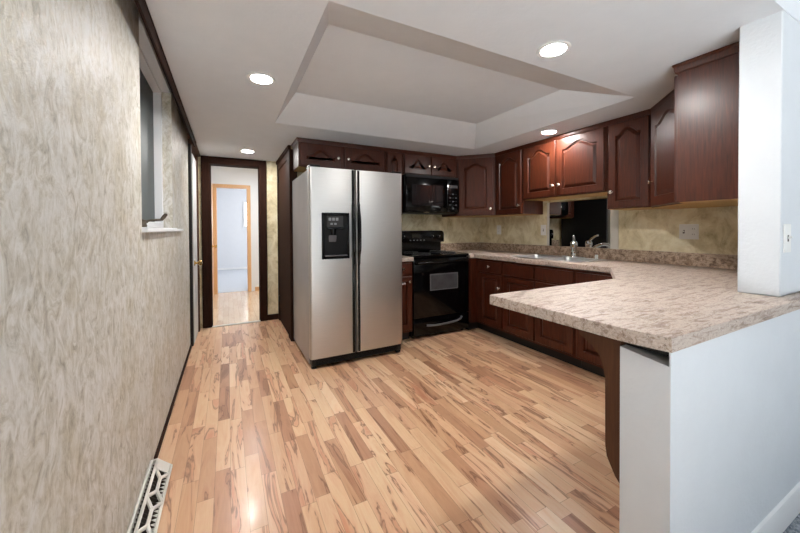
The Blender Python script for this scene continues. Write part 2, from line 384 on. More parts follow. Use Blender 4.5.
# dark door right of the passage
d = sroot('door_2', (XH, 4.3, 0), 'dark brown door with dark casing on the passage wall beside the refrigerator')
b = box(B(), (XH-.012, 3.90, .01), (XH+.02, 4.68, 2.0), .003); obj('door_panel', b, 'dark_trim', d)
b = B()
for lo, hi in (((XH-.022, 4.68, 0), (XH, 4.755, 2.085)), ((XH-.022, 3.78, 0), (XH, 3.90, 2.085)), ((XH-.022, 3.90, 2.0), (XH, 4.68, 2.085)), ((XH-.022, YW-.016, 0), (XH+.06, YW-.001, 2.085)), ((XH-.022, YW-.003, 0), (XH, 3.785, 2.085))): box(b, lo, hi, .004)
obj('door_casing', b, 'dark_trim', d)
b = box(B(), (XH-.034, 3.76, 2.086), (XH, 4.755, HC-.002), .006); obj('head_moulding', b, 'dark_trim', d)
for z in (.25, 1.83):
    b = box(B(), (XH-.026, 4.655, z), (XH-.012, 4.685, z+.09), .003); obj('hinge', b, 'black_plastic', d)
# white closet door on the left wall, seen at a grazing angle
d = sroot('door_3', (XL, 4.4, 0), 'narrow white door at the far end of the left wall')
obj('door_panel', box(B(), (XL, 4.16, .01), (XL+.034, 4.62, 2.03), .003), 'white_gloss', d)
b = box(B(), (XL, 4.08, 0), (XL+.026, 4.155, HC-.02), .003); obj('door_casing', b, 'toe_kick', d)
b = box(B(), (XL, 4.625, 0), (XL+.05, 4.70, 2.10), .003); obj('door_casing', b, 'corbel_wood', d)
b = lathe(B(), [(.028, 0), (.028, .006), (.011, .012), (.011, .035), (.027, .045), (.030, .060), (.022, .072), (0, .076)], (XL+.034, 4.20, .86), (1, 0, 0)); obj('door_knob', b, 'brass', d)

# window 1: casement in the left wall
d = sroot('window_1', (XL, 2.44, WZ0), 'recessed white casement window in the wallpapered left wall')
b = B()
box(b, (-.55, WY0, WZ1-.01), (XL-.002, WY1, WZ1)); obj('head_lining', b, 'vinyl_white', d)
b = B(); fx0, fx1 = -.52, -.412
for lo, hi in (((fx0, WY0, WZ0+.02), (fx1, WY0+.075, WZ1-.01)), ((fx0, WY1-.03, WZ0+.02), (fx1, WY1, WZ1-.01)), ((fx0, WY0+.075, WZ0+.02), (fx1, WY1-.03, WZ0+.055)), ((fx0, WY0+.075, WZ1-.03), (fx1, WY1-.03, WZ1-.01))): box(b, lo, hi, .003)
obj('window_frame', b, 'vinyl_white', d)
b = box(B(), (-.50, WY0+.06, WZ0+.05), (-.494, WY1-.02, WZ1-.02)); obj('pane', b, 'dark_glass', d)
b = box(B(), (-.462, WY0+.07, WZ0+.05), (-.459, WY1-.028, WZ1-.028)); obj('insect_screen', b, 'screen_grey', d)
b = box(B(), (-.53, WY0-.005, WZ0-.008), (XL+.024, 2.97, WZ0+.018), .004); box(b, (XL-.002, 2.965, WZ0-.008), (XL+.024, 3.36, WZ0+.012), .004); obj('window_sill', b, 'vinyl_white', d)
b = lathe(B(), [(.022, 0), (.022, .012), (.012, .03), (.010, .04), (0, .042)], (-.398, 2.16, WZ0+.02), (.25, 0, 1)); 
tube(b, smoothcurve([(-.396, 2.17, 1.244), (-.375, 2.18, 1.266), (-.345, 2.19, 1.272), (-.318, 2.20, 1.274)]), [.008]*8+[.006]*17)
lathe(b, [(.006, -.004), (.008, 0), (.010, .02), (.008, .038), (0, .042)], (-.318, 2.20, 1.274), (.5, .1, .75))
obj('window_crank', b, 'crank_metal', d)
# bedroom window
d = sroot('window_2', (.78, 11.4, 1.6), 'bright bedroom window seen through the far doorway')
b = B()
casing(b, .43, 1.40, 2.09, .05, 11.375, 11.4, 1.33); box(b, (.42, 11.35, 1.30), (1.41, 11.4, 1.335), .004); obj('window_frame', b, 'white_gloss', d)
obj('pane', box(B(), (.48, 11.385, 1.335), (1.35, 11.395, 2.04)), 'window_glow', d)

# ------------------------------------------------------------------ cabinets
def arch_outline(x0, x1, z0, z1, amp, n=32):
    """panel outline, anticlockwise from bottom left; top edge is a cathedral arch"""
    pts = [(x0, z0), (x1, z0)]
    if amp <= 0: return pts+[(x1, z1), (x0, z1)]
    c = (x0+x1)/2; hw = (x1-x0)/2
    top = []
    for i in range(n+1):
        t = 1-2*i/n
        zz = 0 if abs(t) > .78 else .5+.5*math.cos(PI*abs(t)/.78)
        top.append((c+hw*t, z1-amp+amp*zz**.66))
    return pts+top
def inset(pts, d):
    out = []; k = len(pts)
    for i in range(k):
        a, p, c = Vector(pts[i-1]), Vector(pts[i]), Vector(pts[(i+1) % k])
        n1 = Vector((-(p-a).y, (p-a).x)); n2 = Vector((-(c-p).y, (c-p).x))
        n1.normalize(); n2.normalize(); m = n1+n2
        m = m/max(.35, m.dot(n1)) if m.length > 1e-6 else n1
        out.append(tuple(p+m*d))
    return out
def door_bm(w, h_, amp=.05, rail=.055, t=.02, panel=True):
    """cabinet door, local x 0..w, z 0..h_, back at y 0, front at y -t"""
    bm = B(); e = .005
    if not panel:
        box(bm, (0, -t, 0), (w, 0, h_), e, 2); return bm
    # outer slab: back, sides, rounded front edge
    def ring(x, y): return [bm.verts.new(p) for p in ((x, y, x), (w-x, y, x), (w-x, y, h_-x), (x, y, h_-x))]
    r0 = ring(0, 0); r1 = ring(0, -t+e); r2 = ring(e*.35, -t+e*.35); r3 = ring(e, -t)
    bm.faces.new(r0)
    for a, c in ((r0, r1), (r1, r2), (r2, r3)):
        for i in range(4): bm.faces.new((a[i], a[(i+1) % 4], c[(i+1) % 4], c[i]))
    o0 = arch_outline(rail, w-rail, rail, h_-rail*.85, amp)
    levels = [(0, -t), (.003, -t+.006), (.008, -t+.014), (.013, -t+.014), (.034, -t+.0005)]
    loops = [[bm.verts.new((x, y, z)) for x, z in (inset(o0, dd) if dd else o0)] for dd, y in levels]
    k = len(o0)
    for a, c in zip(loops, loops[1:]):
        for i in range(k): bm.faces.new((a[i], a[(i+1) % k], c[(i+1) % k], c[i]))
    bm.faces.new(loops[-1])
    es = [bm.edges.get((r3[i], r3[(i+1) % 4])) for i in range(4)]+[bm.edges.get((loops[0][i], loops[0][(i+1) % k])) for i in range(k)]
    bmesh.ops.triangle_fill(bm, use_beauty=True, use_dissolve=False, edges=es)
    bmesh.ops.recalc_face_normals(bm, faces=bm.faces)
    return bm
def knob_bm(x, z, y=-.02):
    return lathe(B(), [(.009, 0), (.009, .003), (.006, .006), (.006, .014), (.0145, .019), (.0165, .025), (.013, .030), (0, .032)], (x, y, z), (0, -1, 0), 16)
def door(root, Mx, x0, x1, z0, z1, amp=.05, knob=None, rail=.055, name='door', panel=True, mat='cherry'):
    d_ = obj(name, tf(door_bm(x1-x0, z1-z0, amp, rail, panel=panel), Mx @ Matrix.Translation((x0, 0, z0))), mat, root, sharp=9)
    if knob: obj('knob', tf(knob_bm(*knob), Mx), 'nickel', d_)
    return d_
def crown_bm(pts, proj=.016, z0=-.045, z1=-.002):
    """crown moulding swept along local face points"""
    b_ = B()
    for (xa, ya), (xb, yb) in zip(pts, pts[1:]):
        u = Vector((xb-xa, yb-ya)).normalized(); nrm = Vector((u.y, -u.x))
        prof = [(0, z0), (.006, z0), (.010, z0*.75), (proj*.75, z0*.35), (proj, z0*.25), (proj, z1), (0, z1)]
        A = [b_.verts.new((xa-u.x*o+nrm.x*o, ya-u.y*o+nrm.y*o, z)) for o, z in prof]
        C_ = [b_.verts.new((xb+u.x*o+nrm.x*o, yb+u.y*o+nrm.y*o, z)) for o, z in prof]
        fs_ = [b_.faces.new(A), b_.faces.new(C_)]
        for i in range(len(prof)): fs_.append(b_.faces.new((A[i], A[(i+1) % len(prof)], C_[(i+1) % len(prof)], C_[i])))
        bmesh.ops.recalc_face_normals(b_, faces=fs_)
    return b_
def wall_cabinet(label, x, y, ux, uy, w, z0, z1, depth, doors, group, amp=.05, crown=None, gap=.016, rail=.055, outline=None, cz=-.04, kz=.055):
    Mx = frame(x, y, 0, ux, uy)
    root = thing('wall_cabinet', Mx @ Vector((w/2, depth/2, z0)), label, 'cabinet', group)
    e = .0015
    if outline: carc = prism(B(), outline, 'z', z0+.004, z1)
    else: carc = lbox(Mx, (e, 0, z0+.004), (w-e, depth, z1), .002)
    obj('carcass', carc, 'cherry', root)
    if outline: bot = prism(B(), [(px*.985+.015*sum(p[0] for p in outline)/len(outline), py*.985+.015*sum(p[1] for p in outline)/len(outline)) for px, py in outline], 'z', z0, z0+.004)
    else: bot = lbox(Mx, (.012, .012, z0), (w-.012, depth-.002, z0+.004))
    obj('underside', bot, 'pale_underside', root)
    for x0, x1, side in doors:
        kx = None
        if side: kx = ((x1-.03 if side == 'r' else x0+.03), (z0+gap+kz))
        door(root, Mx, x0, x1, z0+.012, z1+cz-.006, amp, kx, rail)
    c = crown or [(0, 0), (w, 0)]
    obj('crown_moulding', tf(crown_bm(c, z0=cz), Mx @ Matrix.Translation((0, 0, z1))), 'cherry', root)
    return root
G1 = 'wall cabinets'
YF = YW-.325; XF = XW-.325; ZT = HC-.001
# over the refrigerator, over the gap, over the microwave
wall_cabinet('low wide cherry wall cabinet with two arched doors above the refrigerator', .634, YF, 1, 0, .951, 1.846, ZT, .32, [(.016, .432, 'r'), (.482, .940, 'l')], G1, amp=.072, rail=.060, crown=[(0, .32), (0, 0), (.951, 0)], kz=.095)
wall_cabinet('narrow cherry wall cabinet between refrigerator and microwave, single arched door', 1.588, YF, 1, 0, .222, 1.372, ZT, .32, [(.018, .204, None)], G1, amp=.045, rail=.05)
wall_cabinet('small two door cherry wall cabinet above the black microwave', 1.814, YF, 1, 0, .764, 1.852, ZT, .32, [(.016, .372, 'r'), (.390, .748, 'l')], G1, amp=.082, rail=.06, kz=.095)
# diagonal corner
A = (2.580, YF); C2 = (XF, YW-.325-(XF-2.580)); wd = math.hypot(C2[0]-A[0], C2[1]-A[1])
wall_cabinet('diagonal corner cherry wall cabinet with tall arched door right of the microwave', A[0], A[1], C2[0]-A[0], C2[1]-A[1], wd, 1.372, ZT, .3, [(.028, wd-.028, 'r')], G1, amp=.055, rail=.07,
             outline=[A, C2, (XW-.002, C2[1]), (XW-.002, YW-.002), (A[0], YW-.002)], kz=.07)
# right wall: tall, short pair over the mirror, tall
yc = C2[1]
wall_cabinet('narrow tall cherry wall cabinet on the right wall, left of the mirror', XF, yc-.001, 0, -1, yc-.001-2.655, 1.372, ZT, .32, [(.03, yc-2.655-.018, 'r')], G1, amp=.05, kz=.085)
wall_cabinet('short two door cherry wall cabinet above the mirror and sink', XF, 2.652, 0, -1, .912, 1.525, ZT, .32, [(.012, .415, 'r'), (.428, .896, 'l')], G1, amp=.055, rail=.062, kz=.10)
wall_cabinet('tall cherry wall cabinet right of the mirror above the double wall plate', XF, 1.737, 0, -1, .342, 1.372, ZT, .32, [(.022, .328, 'l')], G1, amp=.055, kz=.13)
# diagonal near corner and the end cabinet on the stub wall
A = (XF, 1.394); C2 = (2.481, .958); wd = math.hypot(C2[0]-A[0], C2[1]-A[1])
wall_cabinet('diagonal corner cherry wall cabinet half hidden behind the end cabinet', A[0], A[1], C2[0]-A[0], C2[1]-A[1], wd, 1.366, ZT, .3, [(.03, wd-.03, 'l')], G1, amp=.055, rail=.07,
             outline=[A, C2, (C2[0], YP+.002), (XW-.002, YP+.002), (XW-.002, A[1])], kz=.18)
wall_cabinet('end cherry wall cabinet on the white stub wall, plain side panel facing the room', 2.479, .958, -1, 0, .219, 1.355, ZT, .304, [(.014, .205, 'l')], G1, amp=.05, crown=[(0, 0), (.219, 0), (.219, .304)], cz=-.05)

def base_cabinet(label, x, y, ux, uy, w, depth, fronts, group='base cabinets', toe=.075):
    Mx = frame(x, y, 0, ux, uy)
    root = thing('base_cabinet', Mx @ Vector((w/2, depth/2, 0)), label, 'cabinet', group)
    if 'sink' in label.split(' with')[0]:      # open box, so the bowls hang inside
        cb = B()
        for lo, hi in (((.001, 0, .10), (w-.001, .018, .862)), ((.001, .018, .10), (.019, depth, .862)), ((w-.019, .018, .10), (w-.001, depth, .862)), ((.019, .018, .10), (w-.019, depth, .118)), ((.019, depth-.008, .118), (w-.019, depth, .862))): box(cb, lo, hi)
        obj('carcass', tf(cb, Mx), 'cherry', root)
    else: obj('carcass', lbox(Mx, (.001, 0, .10), (w-.001, depth, .862), .002), 'cherry', root)
    obj('toe_kick', lbox(Mx, (.001, toe, 0), (w-.001, depth, .10)), 'toe_kick', root)
    for kind, x0, x1, z0, z1, kn in fronts:
        if kind == 'drawer': door(root, Mx, x0, x1, z0, z1, 0, kn, name='drawer_front', panel=False)
        elif kind == 'false': door(root, Mx, x0, x1, z0, z1, 0, kn, name='false_front', panel=False)
        else: door(root, Mx, x0, x1, z0, z1, 0, kn, rail=.06)
    return root
XB = XW-.61; YBF = YW-.61
base_cabinet('narrow cherry base cabinet between refrigerator and stove', 1.522, YBF, 1, 0, .252, .60, [('drawer', .012, .240, .725, .845, (.126, .79)), ('door', .012, .240, .125, .705, (.205, .65))])
# blind corner between stove and sink run
r = thing('base_cabinet', (2.9, 3.43, 0), 'cherry corner base cabinet filling the corner right of the stove', 'cabinet', 'base cabinets')
b = prism(B(), [(2.548, 3.105), (XB, 3.105), (XB, 3.086), (XW-.003, 3.086), (XW-.003, YW-.003), (2.548, YW-.003)], 'z', .10, .862); obj('carcass', b, 'cherry', r)
b = prism(B(), [(2.548, 3.16), (XB+.075, 3.16), (XB+.075, 3.086), (XW-.003, 3.086), (XW-.003, YW-.003), (2.548, YW-.003)], 'z', 0, .10); obj('toe_kick', b, 'toe_kick', r)
base_cabinet('cherry base cabinet with knobbed drawer and door nearest the stove on the sink wall', XB, 3.084, 0, -1, .414, .60, [('drawer', .04, .402, .722, .842, (.215, .785)), ('door', .04, .402, .125, .702, (.372, .565))])
base_cabinet('wide cherry sink base cabinet with two false fronts and two doors', XB, 2.668, 0, -1, .840, .60, [('false', .014, .412, .722, .842, None), ('false', .428, .826, .722, .842, None), ('door', .014, .412, .125, .702, (.385, .565)), ('door', .428, .826, .125, .702, (.455, .565))])
base_cabinet('cherry base cabinet right of the sink base, partly behind the peninsula', XB, 1.826, 0, -1, .60, .60, [('drawer', .014, .586, .722, .842, None), ('door', .014, .296, .125, .702, None), ('door', .304, .586, .125, .702, None)])
base_cabinet('cherry base cabinet in the peninsula corner beside the half wall', XB, 1.224, 0, -1, .565, .60, [('door', .014, .54, .125, .842, None)])

# ------------------------------------------------------------------ countertops
def slab(bm, outer, hole_loops, z0, z1, bev=.006):
    top = holes(bm, [inset(outer, bev)]+hole_loops, z1)
    k = len(outer)
    lv = [[bm.verts.new((x, y, z)) for x, y in pts] for pts, z in ((inset(outer, bev), z1), (inset(outer, bev*.3), z1-bev*.3), (outer, z1-bev), (outer, z0))]
    for a, c in zip(lv, lv[1:]):
        for i in range(k): bm.faces.new((a[i], a[(i+1) % k], c[(i+1) % k], c[i]))
    bot = holes(bm, [outer]+hole_loops, z0)
    for lp in hole_loops:
        for i in range(len(lp)):
            j = (i+1) % len(lp); face(bm, [lp[i]+(z0,), lp[j]+(z0,), lp[j]+(z1,), lp[i]+(z1,)])
    bmesh.ops.remove_doubles(bm, verts=bm.verts, dist=.0004)
    bmesh.ops.recalc_face_normals(bm, faces=bm.faces)
    return bm
CT = .914; XE = XW-.645
SX0, SX1, SY0, SY1 = 2.70, 3.15, 1.86, 2.66
hole = [(SX0+.01, SY0+.01), (SX1-.01, SY0+.01), (SX1-.01, SY1-.01), (SX0+.01, SY1-.01)]
ct = thing('countertop', (2.4, 1.2, CT-.04), 'beige speckled laminate countertop running along the sink and out over the peninsula', 'countertop')
curve = [(1.058, .63), (1.0595, .585), (1.064, .545), (1.071, .51), (1.080, .466)]
outer = curve+[(XW-.002, .466), (XW-.002, YW-.002), (2.546, YW-.002), (2.546, YBF-.03), (XE, YBF-.035), (XE, 1.52), (2.06, 1.176), (1.066, 1.166), (1.058, 1.156)]
obj('top', slab(B(), outer, [hole], CT-.042, CT), 'laminate_counter', ct)
b = box(B(), (XW-.022, YP+.001, CT), (XW-.002, YW-.002, 1.016), .003); box(b, (2.546, YW-.022, CT), (XW-.022, YW-.002, 1.016), .003); obj('backsplash', b, 'laminate_splash', ct)
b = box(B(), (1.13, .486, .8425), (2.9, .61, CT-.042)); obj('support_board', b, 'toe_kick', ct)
c2 = thing('countertop', (1.65, 3.43, CT-.04), 'small beige laminate countertop piece between refrigerator and stove', 'countertop')
obj('top', slab(B(), [(1.522, YBF-.03), (1.775, YBF-.03), (1.775, YW-.002), (1.522, YW-.002)], [], CT-.045, CT), 'laminate_counter', c2)
obj('backsplash', box(B(), (1.522, YW-.022, CT), (1.775, YW-.002, 1.016), .003), 'laminate_splash', c2)

# bracket under the peninsula
b = prism(B(), [(.614, CT-.0425), (.755, CT-.0425), (.752, .842), (.735, .833), (.705, .815), (.682, .79), (.668, .76), (.661, .72), (.660, .50), (.655, .465), (.642, .44), (.628, .415), (.614, .40)], 'x', 1.102, 1.160)
tag(obj('bracket', b, 'corbel_wood'), 'brown wooden support bracket under the peninsula counter on the half wall', 'bracket')

# ------------------------------------------------------------------ sink and faucet
s = thing('sink', ((SX0+SX1)/2, (SY0+SY1)/2, CT), 'stainless double bowl sink set into the countertop below the mirror', 'sink')
def rrect(x0, x1, y0, y1, r_, n=5):
    out = []
    for cx, cy, a0 in ((x1-r_, y1-r_, 0), (x0+r_, y1-r_, 1), (x0+r_, y0+r_, 2), (x1-r_, y0+r_, 3)):
        for i in range(n+1): a = PI/2*(a0+i/n); out.append((cx+r_*math.cos(a), cy+r_*math.sin(a)))
    return out
ym = (SY0+SY1)/2; bowls = [rrect(SX0+.03, SX1-.075, SY0+.03, ym-.015, .05), rrect(SX0+.03, SX1-.075, ym+.015, SY1-.03, .05)]
b = B(); o_ = rrect(SX0, SX1, SY0, SY1, .04)
holes(b, [inset(o_, .004)]+bowls, CT+.006)
k = len(o_); i0 = [b.verts.new((x, y, CT+.006)) for x, y in inset(o_, .004)]; i1 = [b.verts.new((x, y, CT+.0005)) for x, y in o_]
for i in range(k): b.faces.new((i0[i], i0[(i+1) % k], i1[(i+1) % k], i1[i]))
bmesh.ops.remove_doubles(b, verts=b.verts, dist=.0004); bmesh.ops.recalc_face_normals(b, faces=b.faces)
obj('rim', b, 'sink_steel', s)
for bw in bowls:
    b = B(); k = len(bw)
    lv = [[b.verts.new((x, y, z)) for x, y in pts] for pts, z in ((bw, CT+.006), (inset(bw, .006), CT-.01), (inset(bw, .012), CT-.14), (inset(bw, .04), CT-.165))]
    for a, c in zip(lv, lv[1:]):
        for i in range(k): b.faces.new((a[i], a[(i+1) % k], c[(i+1) % k], c[i]))
    b.faces.new(lv[-1]); bw_o = obj('bowl', b, 'sink_steel', s)
    cx = sum(p[0] for p in bw)/k; cy_ = sum(p[1] for p in bw)/k
    obj('drain', lathe(B(), [(.045, 0), (.045, .003), (.03, .002), (0, .001)], (cx, cy_, CT-.165)), 'chrome', bw_o)
fx, fy = 3.115, 2.185
def rotf(bm):
    bmesh.ops.rotate(bm, verts=bm.verts, cent=(fx, fy, 0), matrix=Matrix.Rotation(math.radians(33), 3, 'Z')); return bm
t = thing('faucet', (fx, fy, CT+.006), 'chrome single lever faucet standing behind the sink', 'faucet')
b = prism(B(), rrect(fx-.028, fx+.028, fy-.125, fy+.125, .026), 'z', CT+.0062, CT+.016); obj('deck_plate', b, 'chrome', t)
b = lathe(B(), [(.036, .010), (.033, .02), (.029, .05), (.029, .115), (.033, .125), (.033, .150), (.024, .168), (0, .174)], (fx, fy, CT)); obj('body', b, 'chrome', t)
sp = smoothcurve([(fx-.01, fy, CT+.055), (fx-.06, fy, CT+.098), (fx-.12, fy, CT+.124), (fx-.17, fy, CT+.128), (fx-.21, fy, CT+.112), (fx-.228, fy, CT+.090)])
b = tube(B(), sp, [.020-.006*i/(len(sp)-1) for i in range(len(sp))]); tube(b, [(fx-.224, fy, CT+.097), (fx-.232, fy, CT+.078)], .0135); obj('spout', rotf(b), 'chrome', t)
sp = smoothcurve([(fx-.005, fy, CT+.160), (fx-.025, fy, CT+.185), (fx-.06, fy, CT+.210), (fx-.085, fy, CT+.221)])
b = tube(B(), sp, [.014-.006*i/(len(sp)-1) for i in range(len(sp))]); lathe(b, [(.007, -.006), (.010, 0), (.007, .007), (0, .009)], (fx-.087, fy, CT+.222), (-1, 0, .3)); obj('lever', rotf(b), 'chrome', t)
b = lathe(B(), [(.019, .0062), (.019, .010), (.014, .013), (.014, .045), (.012, .052), (0, .053)], (3.118, 1.955, CT-.006+.0)); b2 = b
tag(obj('air_gap_cap', b2, 'vinyl_white'), 'small white cap on the counter right of the faucet', 'air gap')

# ------------------------------------------------------------------ mirror, plates
mz0, mz1 = 1.018, 1.505
m = thing('mirror', (XW-.004, 2.24, mz0), 'frameless wall mirror between the counter and the short cabinet, pale side strips', 'mirror')
obj('glass', box(B(), (XW-.008, 1.895, mz0), (XW-.002, 2.57, mz1), .0015), 'mirror_glass', m)
obj('side_strip', box(B(), (XW-.012, 1.822, mz0), (XW-.001, 1.893, mz1-.12+.0), .002), 'pale_frame', m)
obj('side_strip', box(B(), (XW-.012, 2.572, mz0), (XW-.001, 2.600, mz1), .002), 'pale_frame', m)
def plate(Mx, w, h_, label, kind, cat, gangs, group):
    """wall plate; local x along the wall, y into it"""
    root = thing(kind, Mx @ Vector((w/2, -.002, 0)), label, cat, group)
    obj('cover_plate', lbox(Mx, (0, -.006, 0), (w, -.0005, h_), .002), 'plate_white', root)
    gw = w/len(gangs)
    for i, g in enumerate(gangs):
        c = gw*(i+.5)
        if g == 'outlet':
            for z in (.32, .68):
                f_ = obj('receptacle', tf(prism(B(), [(c+px, h_*z+pz) for px, pz in rrect(-.016, .016, -.014, .014, .011)], 'y', -.009, -.0055), Mx), 'plate_white', root)
                for dx in (-.006, .006): obj('slot', lbox(Mx, (c+dx-.001, -.0095, h_*z-.004), (c+dx+.001, -.0088, h_*z+.006)), 'slot_dark', f_)
        else:
            obj('toggle_slot', lbox(Mx, (c-.006, -.0075, h_*.5-.014), (c+.006, -.0055, h_*.5+.014)), 'slot_dark', root)
            tb = box(B(), (c-.004, -.020, -.004), (c+.004, -.004, .005), .001); bmesh.ops.rotate(tb, verts=tb.verts, cent=(c, -.005, 0), matrix=Matrix.Rotation(-.45, 3, 'X'))
            obj('toggle', tf(tb, Mx @ Matrix.Translation((0, 0, h_*.5))), 'plate_white', root)
    return root
plate(frame(XW, 1.352, 1.122, 0, -1), .126, .120, 'double white wall plate with switch and outlet right of the mirror', 'wall_plate', 'outlet', ['switch', 'outlet'], 'kitchen wall plates')
plate(frame(XW, 3.405, 1.135, 0, -1), .082, .122, 'white outlet plate on the tan wall under the narrow tall cabinet, near the corner', 'wall_plate', 'outlet', ['outlet'], 'kitchen wall plates')
plate(frame(XW, 2.690, 1.133, 0, -1), .075, .122, 'white switch plate right beside the left edge of the mirror', 'wall_plate', 'switch', ['switch'], 'kitchen wall plates')
plate(frame(2.125, YN, 1.105, 1, 0), .078, .124, 'white switch plate on the white end wall above the peninsula', 'wall_plate', 'switch', ['switch'], 'kitchen wall plates')

# ------------------------------------------------------------------ refrigerator
fx0, fx1, fyf, fyb, fz = .619, 1.513, 2.870, 3.715, 1.752
R = thing('refrigerator', ((fx0+fx1)/2, 3.3, 0), 'stainless side by side refrigerator with black handles and ice dispenser', 'refrigerator')
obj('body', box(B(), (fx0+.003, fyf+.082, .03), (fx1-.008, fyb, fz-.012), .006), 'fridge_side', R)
obj('gasket', box(B(), (fx0+.016, fyf+.060, .10), (fx1-.016, fyf+.085, fz-.01)), 'black_plastic', R)
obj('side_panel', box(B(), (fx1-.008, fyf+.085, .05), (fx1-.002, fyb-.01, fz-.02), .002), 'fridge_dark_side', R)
g = obj('base_grille', box(B(), (fx0+.012, fyf+.02, .028), (fx1-.012, fyf+.11, .088), .006), 'black_grille', R)
b = B()
for i in range(4): box(b, (fx0+.05, fyf+.014, .036+i*.012), (fx1-.05, fyf+.022, .042+i*.012), .001)
obj('louvre', b, 'black_plastic', g)
for x in (fx0+.035, fx1-.035):
    for y in (fyf+.05, fyb-.06):
        b = tube(B(), [(x-.018, y, .022), (x+.018, y, .022)], .022, 16); obj('roller', b, 'black_plastic', R)
def fdoor(x0, x1):
    b_ = B(); y1 = fyf+.066; k = .022
    out = [(x0, y1), (x0, fyf+k)]+[(x0+k-k*math.cos(a*PI/12), fyf+k-k*math.sin(a*PI/12)) for a in range(1, 7)]
    out += [(x1-k+k*math.sin(a*PI/12), fyf+k-k*math.cos(a*PI/12)) for a in range(0, 6)]+[(x1, fyf+k), (x1, y1)]
    prism(b_, out, 'z', .095, fz); return b_
XM = 1.034
dl = fdoor(fx0, XM-.004); dL = obj('freezer_door', dl, 'stainless', R)
dr = fdoor(XM+.004, fx1); dR = obj('refrigerator_door', dr, 'stainless', R)
for d_, x in ((dL, XM-.026), (dR, XM+.026)):
    pts = [(x, fyf-.006, .12), (x, fyf-.007, .55), (x, fyf-.008, .88), (x, fyf-.014, .97), (x, fyf-.034, 1.03), (x, fyf-.040, 1.12), (x, fyf-.040, 1.24), (x, fyf-.034, 1.32), (x, fyf-.014, 1.39), (x, fyf-.008, 1.46), (x, fyf-.006, 1.74)]
    cv = smoothcurve(pts, 6)
    rr = [(.008 if (p.z < .9 or p.z > 1.44) else .013) for p in cv]
    obj('handle', tube(B(), cv, rr, 12), 'black_enamel', d_)
    obj('handle_strip', box(B(), (x-.011, fyf-.006, .10), (x+.011, fyf+.002, fz-.004), .002), 'black_plastic', d_)
# dispenser: framed black recess
dx0, dx1, dz0, dz1 = .722, .972, .955, 1.362
D = obj('dispenser_frame', B() if False else (lambda bb: (box(bb, (dx0, fyf-.010, dz0), (dx0+.022, fyf+.004, dz1), .004), box(bb, (dx1-.022, fyf-.010, dz0), (dx1, fyf+.004, dz1), .004), box(bb, (dx0+.022, fyf-.010, dz1-.022), (dx1-.022, fyf+.004, dz1), .004), box(bb, (dx0+.022, fyf-.010, dz0), (dx1-.022, fyf+.004, dz0+.024), .004), bb)[-1])(B()), 'black_enamel', dL)
obj('recess', box(B(), (dx0+.02, fyf-.003, dz0+.02), (dx1-.02, fyf+.003, dz1-.02)), 'black_plastic', dL)
cp_ = obj('control_panel', box(B(), (dx0+.045, fyf-.012, 1.235), (dx1-.06, fyf-.002, 1.335), .004), 'black_grille', dL)
for i in range(3): obj('button', box(B(), (dx0+.058+i*.032, fyf-.015, 1.292), (dx0+.082+i*.032, fyf-.011, 1.318), .002), 'button_grey', cp_)
for i in range(2): obj('button', box(B(), (dx0+.074+i*.034, fyf-.015, 1.255), (dx0+.096+i*.034, fyf-.011, 1.272), .002), 'button_grey', cp_)
b = box(B(), (dx0+.05, fyf-.016, 1.215), (dx1-.05, fyf-.002, 1.236), .004); tube(b, [(dx0+.10, fyf-.012, 1.22), (dx0+.10, fyf-.012, 1.165)], [.026, .018]); obj('ice_chute', b, 'black_enamel', dL)
b = box(B(), (dx0+.060, fyf-.010, 1.05), (dx0+.130, fyf-.004, 1.165), .004); bmesh.ops.rotate(b, verts=b.verts, cent=(0, fyf-.007, 1.165), matrix=Matrix.Rotation(.12, 3, 'X')); obj('dispenser_paddle', b, 'handle_grey', dL)
b = box(B(), (dx0+.024, fyf-.022, dz0+.024), (dx1-.024, fyf-.003, dz0+.036), .003); obj('drip_tray', b, 'handle_grey', dL)
for x0, x1 in ((fx0+.005, fx0+.10), (fx1-.10, fx1-.005)):
    b = box(B(), (x0, fyf+.005, fz), (x1, fyf+.17, fz+.022), .008, 2); obj('hinge_cover', b, 'black_plastic', R)

# ------------------------------------------------------------------ stove
x0, x1, yf, yb = 1.780, 2.540, 3.128, 3.742
S = thing('stove', (2.16, 3.43, 0), 'black freestanding electric range with coil burners between the cabinets', 'stove')
b = box(B(), (x0, yf+.045, .02), (x1, yb, .893), .004); obj('body', b, 'black_enamel', S)
for px in (x0+.04, x1-.04):
    for py in (yf+.09, yb-.05): obj('foot', lathe(B(), [(.02, 0), (.02, .01), (.012, .014), (.012, .03)], (px, py, 0)), 'black_plastic', S)
b = box(B(), (x0-.001, yf+.002, .893), (x1+.001, yb-.075, .922), .010, 2); top = obj('cooktop', b, 'black_enamel', S)
for bx, by, br_ in ((x0+.19, yf+.15, .105), (x1-.19, yf+.15, .082), (x0+.19, yf+.39, .082), (x1-.19, yf+.39, .105)):
    pan = obj('drip_pan', lathe(B(), [(br_*1.12, .0), (br_*1.14, .005), (br_*1.05, .006), (br_*.8, .0015), (0, .001)], (bx, by, .9215), n=32), 'handle_grey', S)
    b = B(); pts = []
    turns = 4
    for i in range(turns*20+1):
        a = 2*PI*i/20; rr = br_*(.2+.8*i/(turns*20)); pts.append((bx+rr*math.cos(a), by+rr*math.sin(a), .9345))
    tube(b, pts, .0055, 6); obj('coil', b, 'black_grille', pan)
dr_ = obj('oven_door', box(B(), (x0+.003, yf, .232), (x1-.003, yf+.044, .886), .008, 2), 'black_enamel', S)
wf = obj('door_window', box(B(), (x0+.210, yf-.003, .525), (x1-.165, yf+.002, .712), .004), 'handle_grey', dr_)
obj('window_pane', box(B(), (x0+.224, yf-.005, .538), (x1-.179, yf-.001, .699), .002), 'oven_window', wf)
